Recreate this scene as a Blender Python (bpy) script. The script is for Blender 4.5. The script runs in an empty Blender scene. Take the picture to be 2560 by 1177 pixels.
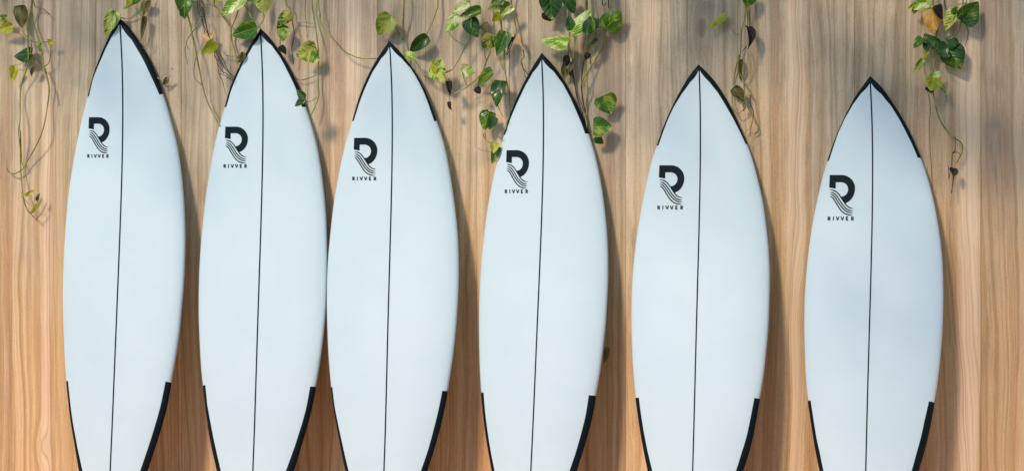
import bpy, bmesh, math, random
import numpy as np
from mathutils import Vector, Matrix
R = math.radians
random.seed(7)
scene = bpy.context.scene
COL = scene.collection

# ------------------------------------------------------------------ camera
PW, PH = 2560.0, 1177.0                      # the photograph's size; all traced points below are in its pixels
YAW = R(20.0)
CAM = Vector((2.70, -7.50, 1.05))
FPX = 670.0 * 7.5 / math.cos(YAW)
FWD = Vector((-math.sin(YAW), math.cos(YAW), 0)); RGT = Vector((math.cos(YAW), math.sin(YAW), 0))
cam = bpy.data.cameras.new('camera'); cam.sensor_width = 36; cam.lens = FPX * 36 / PW
cam.clip_start = 0.05; cam.clip_end = 500
cam_o = bpy.data.objects.new('camera', cam); COL.objects.link(cam_o)
cam_o.location = CAM; cam_o.rotation_euler = (R(90), 0, YAW)
scene.camera = cam_o

# ------------------------------------------------------------------ light
TO_SUN = Vector((-0.38, -1.0, 0.80)).normalized()
EL = math.asin(TO_SUN.z); ROT = math.atan2(TO_SUN.x, TO_SUN.y)
world = bpy.data.worlds.new('World'); scene.world = world; world.use_nodes = True
wn = world.node_tree; bg = wn.nodes['Background']
sky = wn.nodes.new('ShaderNodeTexSky'); sky.sky_type = 'NISHITA'; sky.sun_disc = False
sky.sun_elevation = EL; sky.sun_rotation = ROT; sky.air_density = 1.0; sky.dust_density = 0.0; sky.ozone_density = 0.7
wn.links.new(sky.outputs[0], bg.inputs[0]); bg.inputs[1].default_value = 0.15
sun = bpy.data.lights.new('sun', 'SUN'); sun.energy = 1.6; sun.angle = R(10); sun.color = (1.0, 0.82, 0.64)
sun_o = bpy.data.objects.new('sun', sun); COL.objects.link(sun_o)
sun_o.rotation_euler = (-TO_SUN).to_track_quat('-Z', 'Y').to_euler()
sun_o.location = TO_SUN * 20
scene.view_settings.view_transform = 'Standard'; scene.view_settings.look = 'None'
scene.view_settings.exposure = 0.68; scene.view_settings.gamma = 1.0; scene.view_settings.use_curve_mapping = False

# ------------------------------------------------------------------ helpers
def tag(o, label=None, cat=None, group=None, kind=None):
    if label: o['label'] = label
    if cat: o['category'] = cat
    if group: o['group'] = group
    if kind: o['kind'] = kind
    return o
def empty(name, loc):
    o = bpy.data.objects.new(name, None); COL.objects.link(o); o.location = loc; o.empty_display_size = 0.1
    return o
def mesh_obj(name, verts, faces, mat, parent=None, smooth=True):
    me = bpy.data.meshes.new(name); me.from_pydata([tuple(v) for v in verts], [], faces); me.update()
    if smooth:
        me.polygons.foreach_set('use_smooth', [True] * len(me.polygons))
    if mat: me.materials.append(mat)
    o = bpy.data.objects.new(name, me); COL.objects.link(o)
    if parent is not None:
        o.parent = parent; o.matrix_parent_inverse = Matrix.Translation(-Vector(parent.location))
    return o
def ray(x, y):
    return FWD + RGT * ((x - PW / 2) / FPX) + Vector((0, 0, 1)) * ((PH / 2 - y) / FPX)
def at(x, y, Y):                              # the point of the world on the plane Y = const seen at a pixel
    d = ray(x, y); return CAM + d * ((Y - CAM.y) / d.y)

class NT:
    def __init__(s, name, rough=0.5, spec=0.5):
        s.m = bpy.data.materials.new(name); s.m.use_nodes = True; s.t = s.m.node_tree
        s.b = s.t.nodes['Principled BSDF']; s.b.inputs['Roughness'].default_value = rough
        s.b.inputs['Specular IOR Level'].default_value = spec
    def set(s, sock, v):
        if hasattr(v, 'is_output'): s.t.links.new(v, sock)
        elif v is not None: sock.default_value = v
    def n(s, typ, outs=0, **kw):
        nd = s.t.nodes.new(typ)
        for k, v in kw.items(): setattr(nd, k, v)
        return nd
    def math(s, op, a, b=None, c=None, clamp=False):
        nd = s.n('ShaderNodeMath', operation=op); nd.use_clamp = clamp
        for i, v in enumerate((a, b, c)):
            if v is not None: s.set(nd.inputs[i], v)
        return nd.outputs[0]
    def xyz(s, x, y, z):
        nd = s.n('ShaderNodeCombineXYZ')
        for i, v in enumerate((x, y, z)): s.set(nd.inputs[i], v)
        return nd.outputs[0]
    def noise(s, vec, scale=1, detail=2, rough=0.5, dim='3D', w=None):
        nd = s.n('ShaderNodeTexNoise', noise_dimensions=dim)
        if vec is not None: s.set(nd.inputs['Vector'], vec)
        if w is not None: s.set(nd.inputs['W'], w)
        nd.inputs['Scale'].default_value = scale; nd.inputs['Detail'].default_value = detail; nd.inputs['Roughness'].default_value = rough
        return nd.outputs[0]
    def step(s, v, a, b):
        nd = s.n('ShaderNodeMapRange', interpolation_type='SMOOTHSTEP')
        s.set(nd.inputs[0], v); nd.inputs[1].default_value = a; nd.inputs[2].default_value = b
        return nd.outputs[0]
    def mix(s, f, a, b, blend='MIX'):
        nd = s.n('ShaderNodeMix', data_type='RGBA', blend_type=blend)
        s.set(nd.inputs[0], f)
        for i, v in ((6, a), (7, b)):
            s.set(nd.inputs[i], v if hasattr(v, 'is_output') else (*v, 1))
        return nd.outputs[2]
    def bump(s, h, strength, dist):
        nd = s.n('ShaderNodeBump'); nd.inputs['Strength'].default_value = strength; nd.inputs['Distance'].default_value = dist
        s.set(nd.inputs['Height'], h); s.t.links.new(nd.outputs[0], s.b.inputs['Normal'])
    def color(s, c):
        s.set(s.b.inputs['Base Color'], c if hasattr(c, 'is_output') else (*c, 1))

def obj_xyz(k):
    tc = k.n('ShaderNodeTexCoord'); sp = k.n('ShaderNodeSeparateXYZ'); k.t.links.new(tc.outputs['Object'], sp.inputs[0])
    return sp.outputs[0], sp.outputs[1], sp.outputs[2], tc.outputs['Object']

# ------------------------------------------------------------------ materials
def make_wood():
    k = NT('pine_board', 0.62, 0.3)
    x, y, z, _ = obj_xyz(k)
    oi = k.n('ShaderNodeObjectInfo'); sc = k.n('ShaderNodeSeparateColor'); k.t.links.new(oi.outputs['Color'], sc.inputs[0])
    tone, seed, warm = sc.outputs[0], sc.outputs[1], sc.outputs[2]
    ka = k.n('ShaderNodeAttribute', attribute_type='OBJECT', attribute_name='knot')
    ks = k.n('ShaderNodeSeparateXYZ'); k.t.links.new(ka.outputs['Vector'], ks.inputs[0])
    sd = k.math('MULTIPLY', seed, 37.0)
    # growth rings, bent slowly along the board and round a knot
    w1 = k.noise(k.xyz(k.math('MULTIPLY', x, 3.0), sd, k.math('MULTIPLY', z, 0.42)), 1, 2)
    w2 = k.noise(k.xyz(k.math('MULTIPLY', x, 9.0), sd, k.math('MULTIPLY', z, 2.4)), 1, 2)
    dx = k.math('SUBTRACT', x, ks.outputs[0]); dz = k.math('MULTIPLY', k.math('SUBTRACT', z, ks.outputs[2]), 0.42)
    d2 = k.math('ADD', k.math('MULTIPLY', dx, dx), k.math('MULTIPLY', dz, dz))
    kn = k.math('EXPONENT', k.math('MULTIPLY', d2, -900.0))
    kn = k.math('MULTIPLY', kn, ks.outputs[1])
    ph = k.math('ADD', k.math('MULTIPLY', x, 16.0), k.math('MULTIPLY', w1, 3.0))
    ph = k.math('ADD', ph, k.math('MULTIPLY', w2, 0.62))
    ph = k.math('ADD', k.math('ADD', ph, k.math('MULTIPLY', kn, 1.3)), sd)
    rings = k.noise(None, 1.7, 3, 0.62, '1D', ph)
    thin = k.noise(None, 9.0, 3, 0.7, '1D', ph)
    fib = k.noise(k.xyz(k.math('MULTIPLY', x, 190.0), sd, k.math('MULTIPLY', z, 7.0)), 1, 4, 0.75)
    pore = k.noise(k.xyz(k.math('MULTIPLY', x, 230.0), sd, k.math('MULTIPLY', z, 110.0)), 1, 2, 0.6)
    blot = k.noise(k.xyz(k.math('MULTIPLY', x, 7.0), sd, k.math('MULTIPLY', z, 1.6)), 1, 4, 0.6)
    blot2 = k.noise(k.xyz(k.math('MULTIPLY', x, 14.0), k.math('ADD', sd, 5.0), k.math('MULTIPLY', z, 5.5)), 1, 4, 0.6)
    # fresh pine low down, greyer higher up, in drifts
    zz = k.math('ADD', z, k.math('MULTIPLY', k.math('SUBTRACT', blot, 0.5), 0.9))
    zz = k.math('ADD', zz, k.math('MULTIPLY', k.math('SUBTRACT', blot2, 0.5), 0.55))
    zz = k.math('ADD', zz, k.math('MULTIPLY', k.math('SUBTRACT', warm, 0.5), -0.5))
    gy = k.step(zz, 0.6, 1.75)
    r1 = k.step(rings, 0.36, 0.70); r2 = k.step(thin, 0.42, 0.66)
    dk = k.math('ADD', k.math('MULTIPLY', r1, 0.66), k.math('MULTIPLY', r2, 0.26), clamp=True)
    fresh = k.mix(dk, (0.81, 0.545, 0.275), (0.44, 0.225, 0.075))
    grey = k.mix(dk, (0.72, 0.585, 0.395), (0.39, 0.28, 0.155))
    c = k.mix(gy, fresh, grey)
    pink = k.noise(k.xyz(k.math('MULTIPLY', x, 9.0), k.math('ADD', sd, 11.0), k.math('MULTIPLY', z, 1.1)), 1, 4, 0.65)
    c = k.mix(k.math('MULTIPLY', k.step(pink, 0.48, 0.68), 0.75), c, k.mix(gy, (0.66, 0.36, 0.17), (0.47, 0.315, 0.215)))
    smear = k.noise(k.xyz(k.math('MULTIPLY', k.math('ADD', x, k.math('MULTIPLY', w1, 0.12)), 30.0), k.math('ADD', sd, 17.0), k.math('MULTIPLY', z, 2.1)), 1, 6, 0.72)
    c = k.mix(k.math('MULTIPLY', k.step(blot2, 0.47, 0.68), k.math('MULTIPLY', gy, 0.36)), c, (0.285, 0.235, 0.155))
    c = k.mix(k.math('MULTIPLY', k.step(smear, 0.54, 0.74), k.math('ADD', 0.34, k.math('MULTIPLY', gy, 0.22))), c, (0.20, 0.125, 0.065))
    c = k.mix(k.math('MULTIPLY', k.step(smear, 0.44, 0.26), 0.45), c, (0.74, 0.60, 0.44))
    c = k.mix(k.math('MULTIPLY', k.step(rings, 0.40, 0.18), 0.5), c, (0.80, 0.63, 0.45))      # pale sapwood streaks
    c = k.mix(k.math('MULTIPLY', k.step(kn, 0.55, 0.95), 0.55), c, (0.20, 0.105, 0.05))
    c = k.mix(k.math('MULTIPLY', k.step(fib, 0.45, 0.8), 0.36), c, (0.19, 0.115, 0.06))
    c = k.mix(k.math('MULTIPLY', k.step(pore, 0.5, 0.78), 0.28), c, (0.17, 0.11, 0.06))
    c = k.mix(k.math('MULTIPLY', k.step(fib, 0.46, 0.25), 0.35), c, (0.80, 0.62, 0.42))
    sa = k.n('ShaderNodeAttribute', attribute_type='OBJECT', attribute_name='sap_dapple')  # pale streaks: sapwood, and sun dapples painted into the wood colour
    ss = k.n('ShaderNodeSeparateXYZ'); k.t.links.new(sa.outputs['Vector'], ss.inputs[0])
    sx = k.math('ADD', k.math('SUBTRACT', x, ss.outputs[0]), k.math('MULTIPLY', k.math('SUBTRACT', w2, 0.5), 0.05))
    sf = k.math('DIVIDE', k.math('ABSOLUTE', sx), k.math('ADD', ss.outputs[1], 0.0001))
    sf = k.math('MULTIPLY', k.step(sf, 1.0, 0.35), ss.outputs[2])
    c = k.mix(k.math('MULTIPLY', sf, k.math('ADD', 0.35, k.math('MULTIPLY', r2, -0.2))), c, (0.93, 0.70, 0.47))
    v = k.math('ADD', 0.72, k.math('MULTIPLY', tone, 0.52))
    hs = k.n('ShaderNodeHueSaturation'); k.t.links.new(c, hs.inputs['Color']); k.t.links.new(v, hs.inputs['Value'])
    k.color(hs.outputs[0])
    k.bump(k.math('ADD', k.math('MULTIPLY', fib, 0.6), k.math('MULTIPLY', r1, 0.5)), 0.25, 0.001)
    k.b.inputs['Coat Weight'].default_value = 0.0
    return k.m
M_WOOD = make_wood()
def simple(name, col, rough=0.5, spec=0.5, var=0.0, scale=30, bump=0.0):
    k = NT(name, rough, spec); x, y, z, o = obj_xyz(k)
    if var:
        nz = k.noise(o, scale, 4)
        k.color(k.mix(nz, tuple(c * (1 - var) for c in col), tuple(min(1, c * (1 + var)) for c in col)))
        if bump: k.bump(nz, bump, 0.002)
    else: k.color(col)
    return k.m
def make_lacquer():
    k = NT('white_board_lacquer', 0.36, 0.5); x, y, z, o = obj_xyz(k)
    big = k.noise(o, 4.0, 4, 0.6); fine = k.noise(o, 700.0, 2)
    wv = k.noise(k.xyz(k.math('MULTIPLY', x, 900.0), 0.0, k.math('MULTIPLY', z, 160.0)), 1, 2)
    c = k.mix(k.step(big, 0.3, 0.7), (0.64, 0.785, 0.787), (0.675, 0.81, 0.812))
    c = k.mix(k.math('MULTIPLY', k.step(wv, 0.5, 0.75), 0.10), c, (0.56, 0.70, 0.74))
    k.color(c); k.set(k.b.inputs['Roughness'], k.math('ADD', 0.30, k.math('MULTIPLY', big, 0.16)))
    k.bump(k.math('ADD', fine, wv), 0.06, 0.0006); return k.m
M_FOAM = make_lacquer()
M_TAPE = simple('black_rail_tape', (0.003, 0.009, 0.012), 0.5, 0.15, 0.25, 90, 0.05)
M_INK = simple('black_print', (0.004, 0.013, 0.017), 0.5, 0.1, 0.2, 60)
M_BACKING = simple('dark_batten', (0.03, 0.02, 0.012), 0.9, 0.2, 0.3, 12)
M_BOUNCE_FLOOR = simple('warm_bounce_floor', (0.74, 0.42, 0.27), 0.8, 0.3, 0.15, 3, 0.1)  # warm tone chosen for the light it bounces up the wall
M_LAWN = simple('lawn_green', (0.06, 0.10, 0.03), 0.9, 0.2, 0.4, 2, 0.2)
def stem_mat(name, a, b):
    k = NT(name, 0.5, 0.4); x, y, z, o = obj_xyz(k)
    k.color(k.mix(k.step(k.noise(o, 22, 3), 0.38, 0.64), a, b)); return k.m
M_STEM = stem_mat('vine_stem', (0.18, 0.19, 0.025), (0.36, 0.34, 0.06))
M_PALE = stem_mat('pale_stem', (0.34, 0.31, 0.11), (0.50, 0.42, 0.21))
M_ROOT = stem_mat('brown_root', (0.028, 0.018, 0.010), (0.085, 0.052, 0.028))
def leaf_mat(name, base, base2, cream, lo, hi, rough=0.24):
    k = NT(name, rough, 0.5); x, y, z, o = obj_xyz(k)
    oi = k.n('ShaderNodeObjectInfo'); rnd = k.math('MULTIPLY', oi.outputs['Random'], 60.0)
    ax = k.math('ABSOLUTE', x); q = k.math('SUBTRACT', y, k.math('MULTIPLY', ax, 0.9))
    sx = k.math('SIGN', x)
    nz = k.noise(k.xyz(k.math('MULTIPLY', ax, 2.4), k.math('MULTIPLY', q, 7.0), k.math('ADD', rnd, k.math('MULTIPLY', sx, 3.0))), 1, 3, 0.6)
    big = k.noise(k.xyz(k.math('MULTIPLY', x, 2.2), k.math('MULTIPLY', y, 1.3), rnd), 1, 2)
    f = k.math('ADD', k.math('MULTIPLY', nz, 0.55), k.math('MULTIPLY', big, 0.65))
    c = k.mix(k.step(big, 0.35, 0.68), base, base2)
    c = k.mix(k.step(f, lo, hi), c, cream)
    vein = k.noise(None, 9.0, 1, 0.5, '1D', k.math('ADD', q, rnd))
    c = k.mix(k.math('MULTIPLY', k.step(vein, 0.55, 0.7), 0.25), c, tuple(min(1, v * 1.7) for v in base2))
    c = k.mix(k.math('MULTIPLY', k.step(ax, 0.022, 0.008), 0.6), c, tuple(min(1, v * 2.2) for v in base2))
    k.color(c); k.bump(vein, 0.25, 0.05)
    tr = k.n('ShaderNodeBsdfTranslucent'); k.t.links.new(c, tr.inputs[0])
    ms = k.n('ShaderNodeMixShader'); ms.inputs[0].default_value = 0.22
    k.t.links.new(k.b.outputs[0], ms.inputs[1]); k.t.links.new(tr.outputs[0], ms.inputs[2])
    k.t.links.new(ms.outputs[0], k.t.nodes['Material Output'].inputs[0])
    return k.m
CREAM = (0.72, 0.74, 0.17)
LM = {
 'd': leaf_mat('leaf_dark', (0.016, 0.065, 0.006), (0.05, 0.14, 0.008), (0.20, 0.25, 0.04), 0.68, 0.78),
 'g': leaf_mat('leaf_green', (0.035, 0.13, 0.005), (0.14, 0.29, 0.01), (0.42, 0.46, 0.08), 0.62, 0.73),
 'v': leaf_mat('leaf_variegated', (0.06, 0.17, 0.006), (0.20, 0.34, 0.012), CREAM, 0.53, 0.64),
 'b': leaf_mat('leaf_bright', (0.17, 0.40, 0.008), (0.42, 0.58, 0.02), (0.86, 0.88, 0.46), 0.56, 0.68),
 'l': leaf_mat('leaf_lime', (0.34, 0.40, 0.010), (0.60, 0.58, 0.02), (0.70, 0.64, 0.16), 0.58, 0.72),
 'u': leaf_mat('leaf_dull', (0.075, 0.072, 0.014), (0.17, 0.15, 0.03), (0.30, 0.24, 0.07), 0.60, 0.74, 0.5),
 'o': leaf_mat('leaf_orange', (0.66, 0.26, 0.015), (0.80, 0.40, 0.04), (0.80, 0.50, 0.14), 0.55, 0.70, 0.45),
 'p': leaf_mat('leaf_peach', (0.80, 0.38, 0.13), (0.88, 0.56, 0.22), (0.85, 0.64, 0.30), 0.55, 0.70, 0.45),
 'k': leaf_mat('leaf_withered', (0.012, 0.008, 0.006), (0.032, 0.020, 0.011), (0.07, 0.045, 0.02), 0.60, 0.74, 0.7),
}

# ------------------------------------------------------------------ ground
def sheet(name, x0, x1, y0, y1, z, mat):
    o = mesh_obj(name, [(x0, y0, z), (x1, y0, z), (x1, y1, z), (x0, y1, z)], [(0, 1, 2, 3)], mat, smooth=False)
    return tag(o, kind='structure')
sheet('ground', -150, 150, -150, 150, -0.008, M_LAWN)
sheet('bounce_patio', -6, 7, -1.9, -0.002, 0.0, M_BOUNCE_FLOOR)  # unseen floor strip, kept narrow and warm to bounce light upward

# ------------------------------------------------------------------ wall of vertical boards
SEAMS = [-620, -490, -360, -230, -105, 30, 140, 238, 345, 453, 575, 700, 823, 943, 1064, 1192, 1321, 1445, 1564, 1718, 1844, 2025, 2137, 2264, 2452, 2590, 2730, 2880, 3030]
KNOTS = {1718: (-0.045, 0.9, 1.80), 30: (0.03, 0.5, 0.20), 453: (0.03, 0.4, 0.30), 1192: (-0.03, 0.3, 0.9), 2025: (-0.03, 0.35, 0.62)}
TONES = {140: .72, 238: .5, 345: .62, 453: .6, 575: .5, 700: .62, 823: .85, 943: .36, 1064: .72, 1192: .8, 1321: .26, 1445: .42, 1564: .75, 1718: .38, 1844: .42, 2025: .38, 2137: .28, 2264: .55, 2452: .35, 30: .75, -105: .5}
SAP_DAPPLES = {2264: (0.088, 0.05, 2.2), 1844: (0.08, 0.04, 1.8), 238: (0.03, 0.03, 1.6), 30: (0.06, 0.03, 1.4), 823: (0.0, 0.05, 1.2), 1192: (0.0, 0.04, 1.2), 1564: (-0.03, 0.035, 1.3), 575: (0.05, 0.03, 1.3)}  # sapwood streaks, some painted in place of sun dapples
XS = [at(s, 588, 0.0).x for s in SEAMS]
wall = empty('wooden_wall', ((XS[0] + XS[-1]) / 2, 0.02, 0))
tag(wall, 'tall wall of upright pine boards, greyed at the top and honey coloured below', 'wall')
rw = random.Random(3)
for i in range(len(SEAMS) - 1):
    x0, x1 = XS[i] + 0.0002, XS[i + 1] - 0.0002
    w = (x1 - x0) / 2; zt = 2.75; e = 0.0011; th = 0.022; pr = rw.uniform(-0.0012, 0.0012)
    cs = [(-w, th), (-w, e), (-w + e, 0), (w - e, 0), (w, e), (w, th)]
    vs = [(x, y + pr, 0.01) for x, y in cs] + [(x, y + pr, zt) for x, y in cs]
    n = len(cs); fs = [(j, (j + 1) % n, n + (j + 1) % n, n + j) for j in range(n)] + [tuple(range(n - 1, -1, -1)), tuple(range(n, 2 * n))]
    me = bpy.data.meshes.new('plank'); me.from_pydata(vs, [], fs); me.update(); me.materials.append(M_WOOD)
    o = bpy.data.objects.new('plank', me); COL.objects.link(o); o.parent = wall
    o.location = Vector(((x0 + x1) / 2, 0, 0)) - wall.location
    o.color = (TONES.get(SEAMS[i], rw.uniform(.3, .7)), rw.random(), rw.random(), 1)
    o['sap_dapple'] = SAP_DAPPLES.get(SEAMS[i], (0.0, 0.0, 0.0))
    o['knot'] = KNOTS.get(SEAMS[i], (0.0, 0.0, 0.0))
b = 0.024
mesh_obj('backing_board', [(XS[0], b, 0), (XS[-1], b, 0), (XS[-1], b, 2.75), (XS[0], b, 2.75), (XS[0], b + .05, 0), (XS[-1], b + .05, 0), (XS[-1], b + .05, 2.75), (XS[0], b + .05, 2.75)],
         [(0, 1, 2, 3), (5, 4, 7, 6), (4, 0, 3, 7), (1, 5, 6, 2), (3, 2, 6, 7), (4, 5, 1, 0)], M_BACKING, wall, False)

# ------------------------------------------------------------------ surfboards
BOARDS = [
 dict(L=[(299,46),(277.4,81.5),(262,115),(244.3,158),(231.5,194),(220,241),(205,298),(192,360),(182,415),(173,473),(166.5,534),(162,600),(158.5,676),(157,740),(158,791),(161.2,885),(165.8,951),(169.5,984),(174,1030),(181,1076),(189.5,1127),(198,1177)],
      R=[(299,46),(315.6,61),(333.5,84),(359,122),(377,153),(392,188.6),(407.4,233),(420,270),(429,305),(440.5,346),(450.7,402),(458.4,465),(463.3,537),(464.7,600),(463.5,651),(459.6,727),(453.3,799),(442,885),(428.5,958),(419.5,1009),(404.8,1065),(387,1121),(368,1177)],
      S=[(299.8,58),(304,127),(306.7,204),(306.7,300),(304,440),(300,600),(293.5,727),(287.6,900),(282.5,1004),(275.4,1177)],
      NL=[(297.5,61),(280,90.5),(264.7,121),(244.3,168),(231.5,201),(222.6,241)], NR=[(302,62),(328.4,99.4),(351.3,137.6),(371.7,178.4),(387,211.5),(398.5,237)], ne=(243,233),
      TL=[(169.9,951),(175.5,1004),(183,1060),(193.3,1116),(206.6,1177)], TR=[(413.8,952.7),(402.3,1009),(388.3,1060),(369.2,1121),(350,1177)], te=(953,959),
      logo=(222.6,293.3,.1135,.1216)),
 dict(L=[(651.8,73),(635.3,98),(614.9,134),(599.6,164),(584.3,197),(571.5,233),(563,267),(551,305),(537.7,358),(525.7,421),(515.5,482),(507.8,548),(501.8,614),(499,660),(497,723),(496.6,782),(499,851),(504.5,940),(508.5,970),(514.2,1019),(521.9,1076),(532,1129),(543,1177)],
      R=[(651.8,73),(663.3,83),(683.7,108),(701.5,134),(719.4,162),(734.6,192),(747.4,219),(764,266),(778,307),(792.5,360),(802,412),(809.8,469),(816.2,538),(818.7,602),(819,660),(817.5,723),(815,782),(808.6,850),(798,925),(790.2,966),(781.8,1012),(770.3,1056),(755,1109),(734.6,1177)],
      S=[(651.8,85),(655,149),(657,238),(657.4,360),(654.4,487),(649.3,660),(644.7,787),(640.4,960),(637.8,1000),(632.2,1177)],
      NL=[(650.5,87),(632.7,114.8),(612.3,149),(592,192.5),(576.6,230.7),(566,267.7)], NR=[(653.5,87),(678.6,113.5),(699,141.5),(716.8,174.7),(732,205.3),(741,225.6),(755,267.7)], ne=(269,267),
      TL=[(513.4,962),(518,1009),(528.2,1065),(539.7,1121),(552.4,1177)], TR=[(775.4,965),(766.5,1014),(755,1058),(737.2,1114),(714.3,1177)], te=(966,967),
      logo=(563.4,316.9,.1244,.1232)),
 dict(L=[(973,104),(952.7,133),(932.3,166),(914.5,202),(896.6,248),(881.4,302),(870,339),(855.9,391),(843,456),(833,517),(825.3,589),(820.2,645),(818,690),(817,753),(818.6,829),(821.3,890),(827.8,967),(834.2,1017),(841.9,1063),(852,1116),(864,1177)],
      R=[(973,104),(993.5,123),(1013.9,148.6),(1031.7,171.6),(1054.6,210),(1070,243),(1091,300),(1105.6,341),(1117.9,390),(1128.6,451),(1137.5,512),(1143.9,568),(1147.5,632),(1148,680),(1145.9,753),(1141.3,816),(1133.5,890),(1119.6,977),(1112,1020),(1101,1066),(1085.2,1124),(1067.4,1177)],
      S=[(974.4,116),(978.2,179),(980.2,255),(980.2,390),(977.4,532),(973.6,690),(971,753),(968,900),(965,1004),(959.9,1177)],
      NL=[(973,117),(952.7,147.3),(932.3,179.2),(912,222.5),(896.6,263.3),(884.4,302.8)], NR=[(976.5,117),(1003.7,146),(1026.6,171.5),(1052,215),(1070,258),(1085.7,303.6)], ne=(303,300),
      TL=[(830.9,967),(836.8,1017),(848.2,1073),(859.7,1126),(872,1177)], TR=[(1105.6,976),(1095.4,1027),(1082.7,1078),(1070,1124),(1052,1177)], te=(968,978),
      logo=(885.5,344.8,.1274,.1274)),
 dict(L=[(1354.4,134),(1335.3,163),(1317.4,194),(1299.6,229),(1284.3,265),(1269,306),(1260.6,335),(1252,368),(1241.5,410),(1228.2,469),(1216.8,532),(1207.8,604),(1202.7,655),(1200,700),(1197.3,782),(1197.5,850),(1199.5,925),(1203,981),(1209,1042),(1216.8,1101),(1230,1177)],
      R=[(1354.4,134),(1373.5,153),(1393.9,178),(1411.7,206),(1432,242),(1447.4,273),(1462.7,305),(1472.9,334),(1485,374),(1494,410),(1503.5,458),(1512.4,520),(1518.7,584),(1521.6,655),(1520.8,716),(1516.2,798),(1509.8,860),(1501,930),(1490.2,989),(1482.5,1035),(1471.6,1078),(1457.6,1126),(1441,1177)],
      S=[(1354.4,147),(1357.4,222),(1359,298),(1358.2,420),(1353,540),(1348.5,700),(1344.2,793),(1337.8,940),(1334,1017),(1327.1,1177)],
      NL=[(1353,150),(1332.7,181),(1314.9,211.7),(1292,260),(1276.6,295.8),(1263,336.6)], NR=[(1356.5,149),(1383.7,178.6),(1406.6,209),(1427,247.4),(1444.8,288),(1462.7,334)], ne=(341,335),
      TL=[(1209,980),(1213,1030),(1220.6,1088),(1228.2,1134),(1236.6,1177)], TR=[(1472,987),(1464,1037),(1450,1093),(1437.2,1137),(1423.2,1177)], te=(983,990),
      logo=(1266.5,375.6,.1233,.1289)),
 dict(L=[(1746.4,162.7),(1725.5,188),(1705,221),(1684.7,259),(1669.4,292),(1654,331),(1643.4,362),(1630.5,397),(1616.5,455),(1601.9,527),(1591.7,591),(1584,654),(1580.5,700),(1578.4,754),(1578.2,818),(1580.2,885),(1584,945),(1589,994),(1595,1035),(1601.9,1083),(1610.8,1131),(1620,1177)],
      R=[(1746.4,162.7),(1766.2,180.6),(1786.6,203.5),(1807,234),(1827.4,269.8),(1842.7,303),(1855.4,331),(1867.7,360),(1881.5,397),(1896,452),(1907.7,502),(1916.6,566),(1923,630),(1925.2,690),(1925,720),(1922.4,805),(1916,880),(1909,945),(1899.5,998),(1892,1042),(1880.9,1098),(1866.9,1149),(1857,1177)],
      S=[(1747.9,175),(1750.4,264),(1751.4,328),(1750.4,450),(1747,553),(1744.6,700),(1742,793),(1738.2,940),(1735.6,1004),(1731.8,1177)],
      NL=[(1746,177),(1725.5,206),(1705,234),(1684.7,267.2),(1669.4,300.4),(1656.6,333.5),(1646,364)], NR=[(1749.5,176),(1773.9,206),(1794.3,231.5),(1814.6,264.7),(1835,300.4),(1850.3,331),(1864,360)], ne=(366,361),
      TL=[(1597.3,993),(1601.9,1030),(1609.5,1078),(1618.4,1124),(1631.2,1177)], TR=[(1886,994),(1877,1040),(1866.9,1088),(1852.9,1134),(1839.6,1177)], te=(995,998),
      logo=(1648.5,413.3,.137,.1322)),
 dict(L=[(2175.8,191.5),(2155.5,218),(2137.6,243.7),(2117.2,282),(2099.4,320),(2084,358),(2068.8,403),(2058.5,435),(2048.5,475),(2038.2,522),(2026.8,586),(2019,645),(2014,700),(2011,745),(2010.2,818),(2011.8,885),(2014.5,945),(2020.4,1003),(2026.8,1047),(2034.4,1098),(2042,1140),(2050,1177)],
      R=[(2175.8,191.5),(2193.7,208),(2214,231),(2231.9,259),(2252.3,289.6),(2270.1,322.7),(2285.4,355.8),(2303.3,397),(2319.5,443),(2335,502),(2345.3,558),(2353.5,616),(2358.4,690),(2359,729),(2358,798),(2353.6,870),(2346,945),(2335.9,1008),(2328.7,1050),(2318.6,1098),(2304.5,1150),(2296,1177)],
      S=[(2175.8,206),(2179.7,294),(2181.4,358),(2181.4,480),(2179.7,553),(2177.1,700),(2174.6,793),(2170.2,940),(2168.2,1004),(2164.4,1177)],
      NL=[(2174.6,208),(2152.9,233.5),(2132.5,261.5),(2112,297),(2096.8,330.4),(2084,366),(2072.6,401.7)], NR=[(2178,208),(2203.9,236),(2226.8,264),(2247.2,297.2),(2267.6,335.5),(2280.3,361),(2294,394)], ne=(406,396),
      TL=[(2026.8,1000),(2033,1042),(2040.8,1091),(2049.7,1131),(2059,1177)], TR=[(2322.4,1002),(2310.9,1052),(2302,1093),(2290.5,1134),(2279,1177)], te=(1003,1009),
      logo=(2074.4,437.5,.1392,.1362)),
]
BLABEL = ['tallest white shortboard, its black taped nose highest of the six, leftmost on the wall',
          'white shortboard second from the left, a vine leaf lying over its right rail',
          'white shortboard third from the left, its left rail touching the board beside it',
          'white shortboard fourth from the left, the leafiest vines hanging behind its nose',
          'white shortboard second from the right, under the thin withered vine with yellow-green leaf',
          'shortest white shortboard, rightmost, its nose lowest of the six']
PE = 2.35                                    # roundness of the deck
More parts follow.
